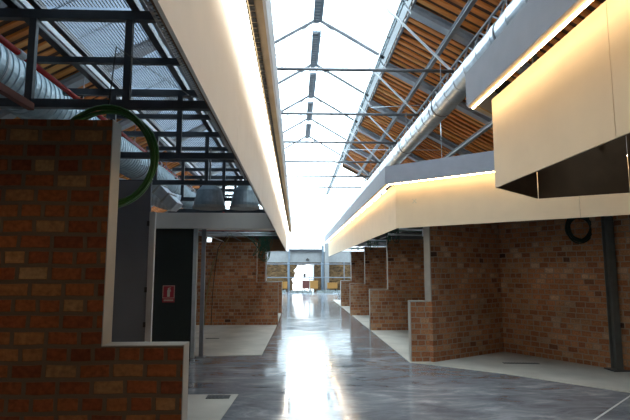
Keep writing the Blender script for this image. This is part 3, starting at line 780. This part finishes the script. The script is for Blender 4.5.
# lattice girder
lg = thing('lattice_girder', 'grey lattice girder running lengthwise between the purlin and the bright duct', 'girder', (3.9, 14, 6.3))
zt = zr(3.9) - 0.26
bm = bmesh.new(); bar(bm, (3.9, 2, zt), (3.9, YW, zt), 0.05, 0.05); obj('top_chord', bm, 'roof_grey', lg)
bm = bmesh.new(); bar(bm, (3.9, 2, zt - 0.25), (3.9, YW, zt - 0.25), 0.05, 0.05); obj('bottom_chord', bm, 'roof_grey', lg)
bm = bmesh.new(); y = 2.0; k = 0
while y < YW - 0.4:
    bar(bm, (3.9, y, zt if k % 2 else zt - 0.25), (3.9, y + 0.35, zt - 0.25 if k % 2 else zt), 0.025, 0.025, (1, 0, 0)); y += 0.35; k += 1
obj('lattice_web', bm, 'roof_grey', lg)
# ridge ventilators between the trusses
RL = ['closest to the camera', 'second from the camera', 'third from the camera', 'fourth from the camera', 'fifth from the camera', 'farthest']
for i in range(6):
    ya, yb = TY[i] + 0.45, TY[i + 1] - 0.15
    t = thing('ridge_ventilator', 'grey louvred ventilator along the glass ridge, ' + RL[i], 'ventilator', (RX, (ya + yb) / 2, RZ - 0.3), group='ridge ventilators')
    obj('housing', B((RX - 0.13, RX + 0.13, ya, yb, RZ - 0.25, RZ - 0.20), (RX - 0.13, RX - 0.10, ya, yb, RZ - 0.20, RZ - 0.08), (RX + 0.10, RX + 0.13, ya, yb, RZ - 0.20, RZ - 0.08)), 'vent_grey', t)
    y = ya + 0.03
    while y < yb:
        bm = bmesh.new(); bar(bm, (RX - 0.11, y, RZ - 0.262), (RX + 0.04, y, RZ - 0.262), 0.04, 0.02)
        obj('louvre', bm, 'grey_steel', t); y += 0.17
pipe('hanger_rod', 'thin vertical hanger rod dropping from the boarded roof to the right band', [(3.98, 13.3, 4.1), (3.98, 13.3, 6.5)], 0.012, 'galv', 'rod')
pipe('guy_wire', 'thin wire stretched level below the boards, upper one near the skylight', [(2.3, 15.0, 6.67), (4.05, 14.9, 6.75)], 0.012, 'galv', 'wire')
pipe('guy_wire', 'thin wire stretched level below the boards, lower one crossing the bright duct', [(2.1, 20.0, 6.55), (5.2, 17.6, 5.98)], 0.012, 'galv', 'wire')

# ================================================================ FAR END
bm = bmesh.new(); bar(bm, (-0.55, 39.8, 3.2), (2.1, 39.8, 3.2), 0.15, 0.17); finish(obj('steel_beam', bm, 'dark_steel'), 'dark steel lintel beam above the pale panel at the far end', 'beam')
for x, w, m, lab in ((-0.55, 0.12, 'vent_grey', 'slim greenish steel column left of the far doorway'), (2.12, 0.16, 'vent_grey', 'thicker grey steel column right of the far doorway')):
    t = thing('steel_column', lab, 'column', (x, 39.75, 0)); obj('shaft', B((x - w / 2, x + w / 2, 39.68, 39.8, 0.02, 3.3 if x < 0 else 3.6)), m, t); obj('base_plate', B((x - w, x + w, 39.6, 39.86, 0, 0.02)), m, t)
o = obj('plaster_column', B((2.25, 2.6, 39.5, 39.8, 0, 3.75)), 'end_panel'); finish(o, 'pale grey plastered column right of the far doorway, under the band end', 'column')
t = thing('exit_lamp', 'tiny black box lamp fixed on the pale panel over the far doorway', 'lamp', (0.9, 39.85, 2.4)); obj('housing', B((0.78, 1.05, 39.84, 39.93, 2.38, 2.52)), 'slot', t); obj('bracket', B((0.86, 0.97, 39.84, 39.93, 2.52, 2.58)), 'slot', t)
sc_ = thing('scaffold_frame', 'grey tubular scaffold with two long rails across the far end', 'scaffold', (0.6, 38.6, 0))
for z in (2.1, 1.08):
    bm = bmesh.new(); tube(bm, [(-3.2, 38.6, z), (4.3, 38.6, z)], 0.035, 8); obj('rail', bm, 'vent_grey', sc_, smooth=True)
for x in (-2.4, -0.62, 1.95, 3.7):
    bm = bmesh.new(); tube(bm, [(x, 38.66, 0), (x, 38.66, 2.25)], 0.03, 8); obj('standard_post', bm, 'vent_grey', sc_, smooth=True)

def crate(label, x, y, w, h, mat, legs=True):
    t = thing('crate', label, 'crate', (x, y, 0)); z = 0.25 if legs else 0.0
    bm = B((x - w / 2, x + w / 2, y - 0.25, y + 0.25, z, z + 0.03), (x - w / 2, x + w / 2, y - 0.25, y - 0.22, z, z + h), (x - w / 2, x + w / 2, y + 0.22, y + 0.25, z, z + h), (x - w / 2, x - w / 2 + .03, y - 0.22, y + 0.22, z, z + h), (x + w / 2 - .03, x + w / 2, y - 0.22, y + 0.22, z, z + h))
    obj('tub', bm, mat, t)
    obj('rim', B((x - w / 2 - .02, x + w / 2 + .02, y - 0.27, y - 0.25, z + h - .05, z + h), (x - w / 2 - .02, x + w / 2 + .02, y + 0.25, y + 0.27, z + h - .05, z + h)), mat, t)
    if legs:
        for sx in (-1, 1):
            for sy in (-1, 1): obj('foot', B((x + sx * (w / 2 - .05) - .02, x + sx * (w / 2 - .05) + .02, y + sy * .2 - .02, y + sy * .2 + .02, 0, z)), 'slot', t)
crate('orange crate on feet standing left of the far doorway', -0.95, 38.2, 0.6, 0.52, 'orange')
crate('orange crate on feet standing at the right jamb of the far doorway', 1.35, 38.1, 0.6, 0.6, 'orange')
crate('orange-brown crate on feet right of the pale plastered column', 2.75, 38.3, 0.75, 0.45, 'orange')
crate('maroon crate in the middle of the far doorway', 0.75, 38.3, 0.55, 0.6, 'maroon')
t = thing('work_lamp', 'small dark work lamp on a stand behind the maroon crate', 'lamp', (0.66, 38.9, 0))
bm = bmesh.new(); tube(bm, [(0.66, 38.9, 0.0), (0.66, 38.9, 1.15)], 0.02, 8); obj('pole', bm, 'slot', t)
obj('lamp_head', B((0.56, 0.76, 38.85, 38.95, 1.12, 1.38)), 'slot', t); obj('base', B((0.5, 0.82, 38.75, 39.05, 0, 0.03)), 'slot', t)
rnd = random.Random(21)
for k, (x0, x1, lab) in enumerate(((-2.2, -0.7, 'crumpled pale blue plastic sheeting on the floor, left of the far doorway'), (-0.4, 1.2, 'crumpled pale blue plastic sheeting on the floor in front of the far doorway'), (1.5, 3.6, 'crumpled pale blue plastic sheeting on the floor, right of the far doorway'))):
    bm = bmesh.new(); nx, ny = 26, 8; g = []
    for i in range(nx + 1):
        row = []
        for j in range(ny + 1):
            e = min(i, nx - i, j * 2, (ny - j) * 2); h = 0.004 + (rnd.uniform(0.02, 0.2) if e > 0 else 0)
            row.append(bm.verts.new((x0 + (x1 - x0) * i / nx + rnd.uniform(-.02, .02), 36.6 + 1.1 * j / ny, h)))
        g.append(row)
    for i in range(nx):
        for j in range(ny): bm.faces.new([g[i][j], g[i + 1][j], g[i + 1][j + 1], g[i][j + 1]])
    finish(obj('plastic_sheet', bm, 'sheet'), lab, 'sheet')

# floor drains
def drain(label, x, y, w, dpt, ang=0.0):
    t = thing('floor_drain', label, 'drain', (x, y, 0.012), ang)
    obj('channel', B((-w / 2, w / 2, -dpt / 2, dpt / 2, 0.0, 0.004)), 'slot', t, world=False)
    bm = bmesh.new(); n = int(w / 0.05)
    for i in range(n): box(bm, -w / 2 + i * 0.05, -w / 2 + i * 0.05 + 0.02, -dpt / 2, dpt / 2, 0.004, 0.008)
    obj('grate', bm, 'dark_steel', t, world=False)
drain('narrow dark floor drain on the pale slab before the shaded right wall', 3.98, 8.95, 0.62, 0.09, -0.12)
drain('dark floor drain grate at the edge of the nearest left slab', -1.0, 6.78, 0.3, 0.18)
drain('small dark floor drain on the left slab before the reddish partition', -2.0, 12.4, 0.32, 0.10)
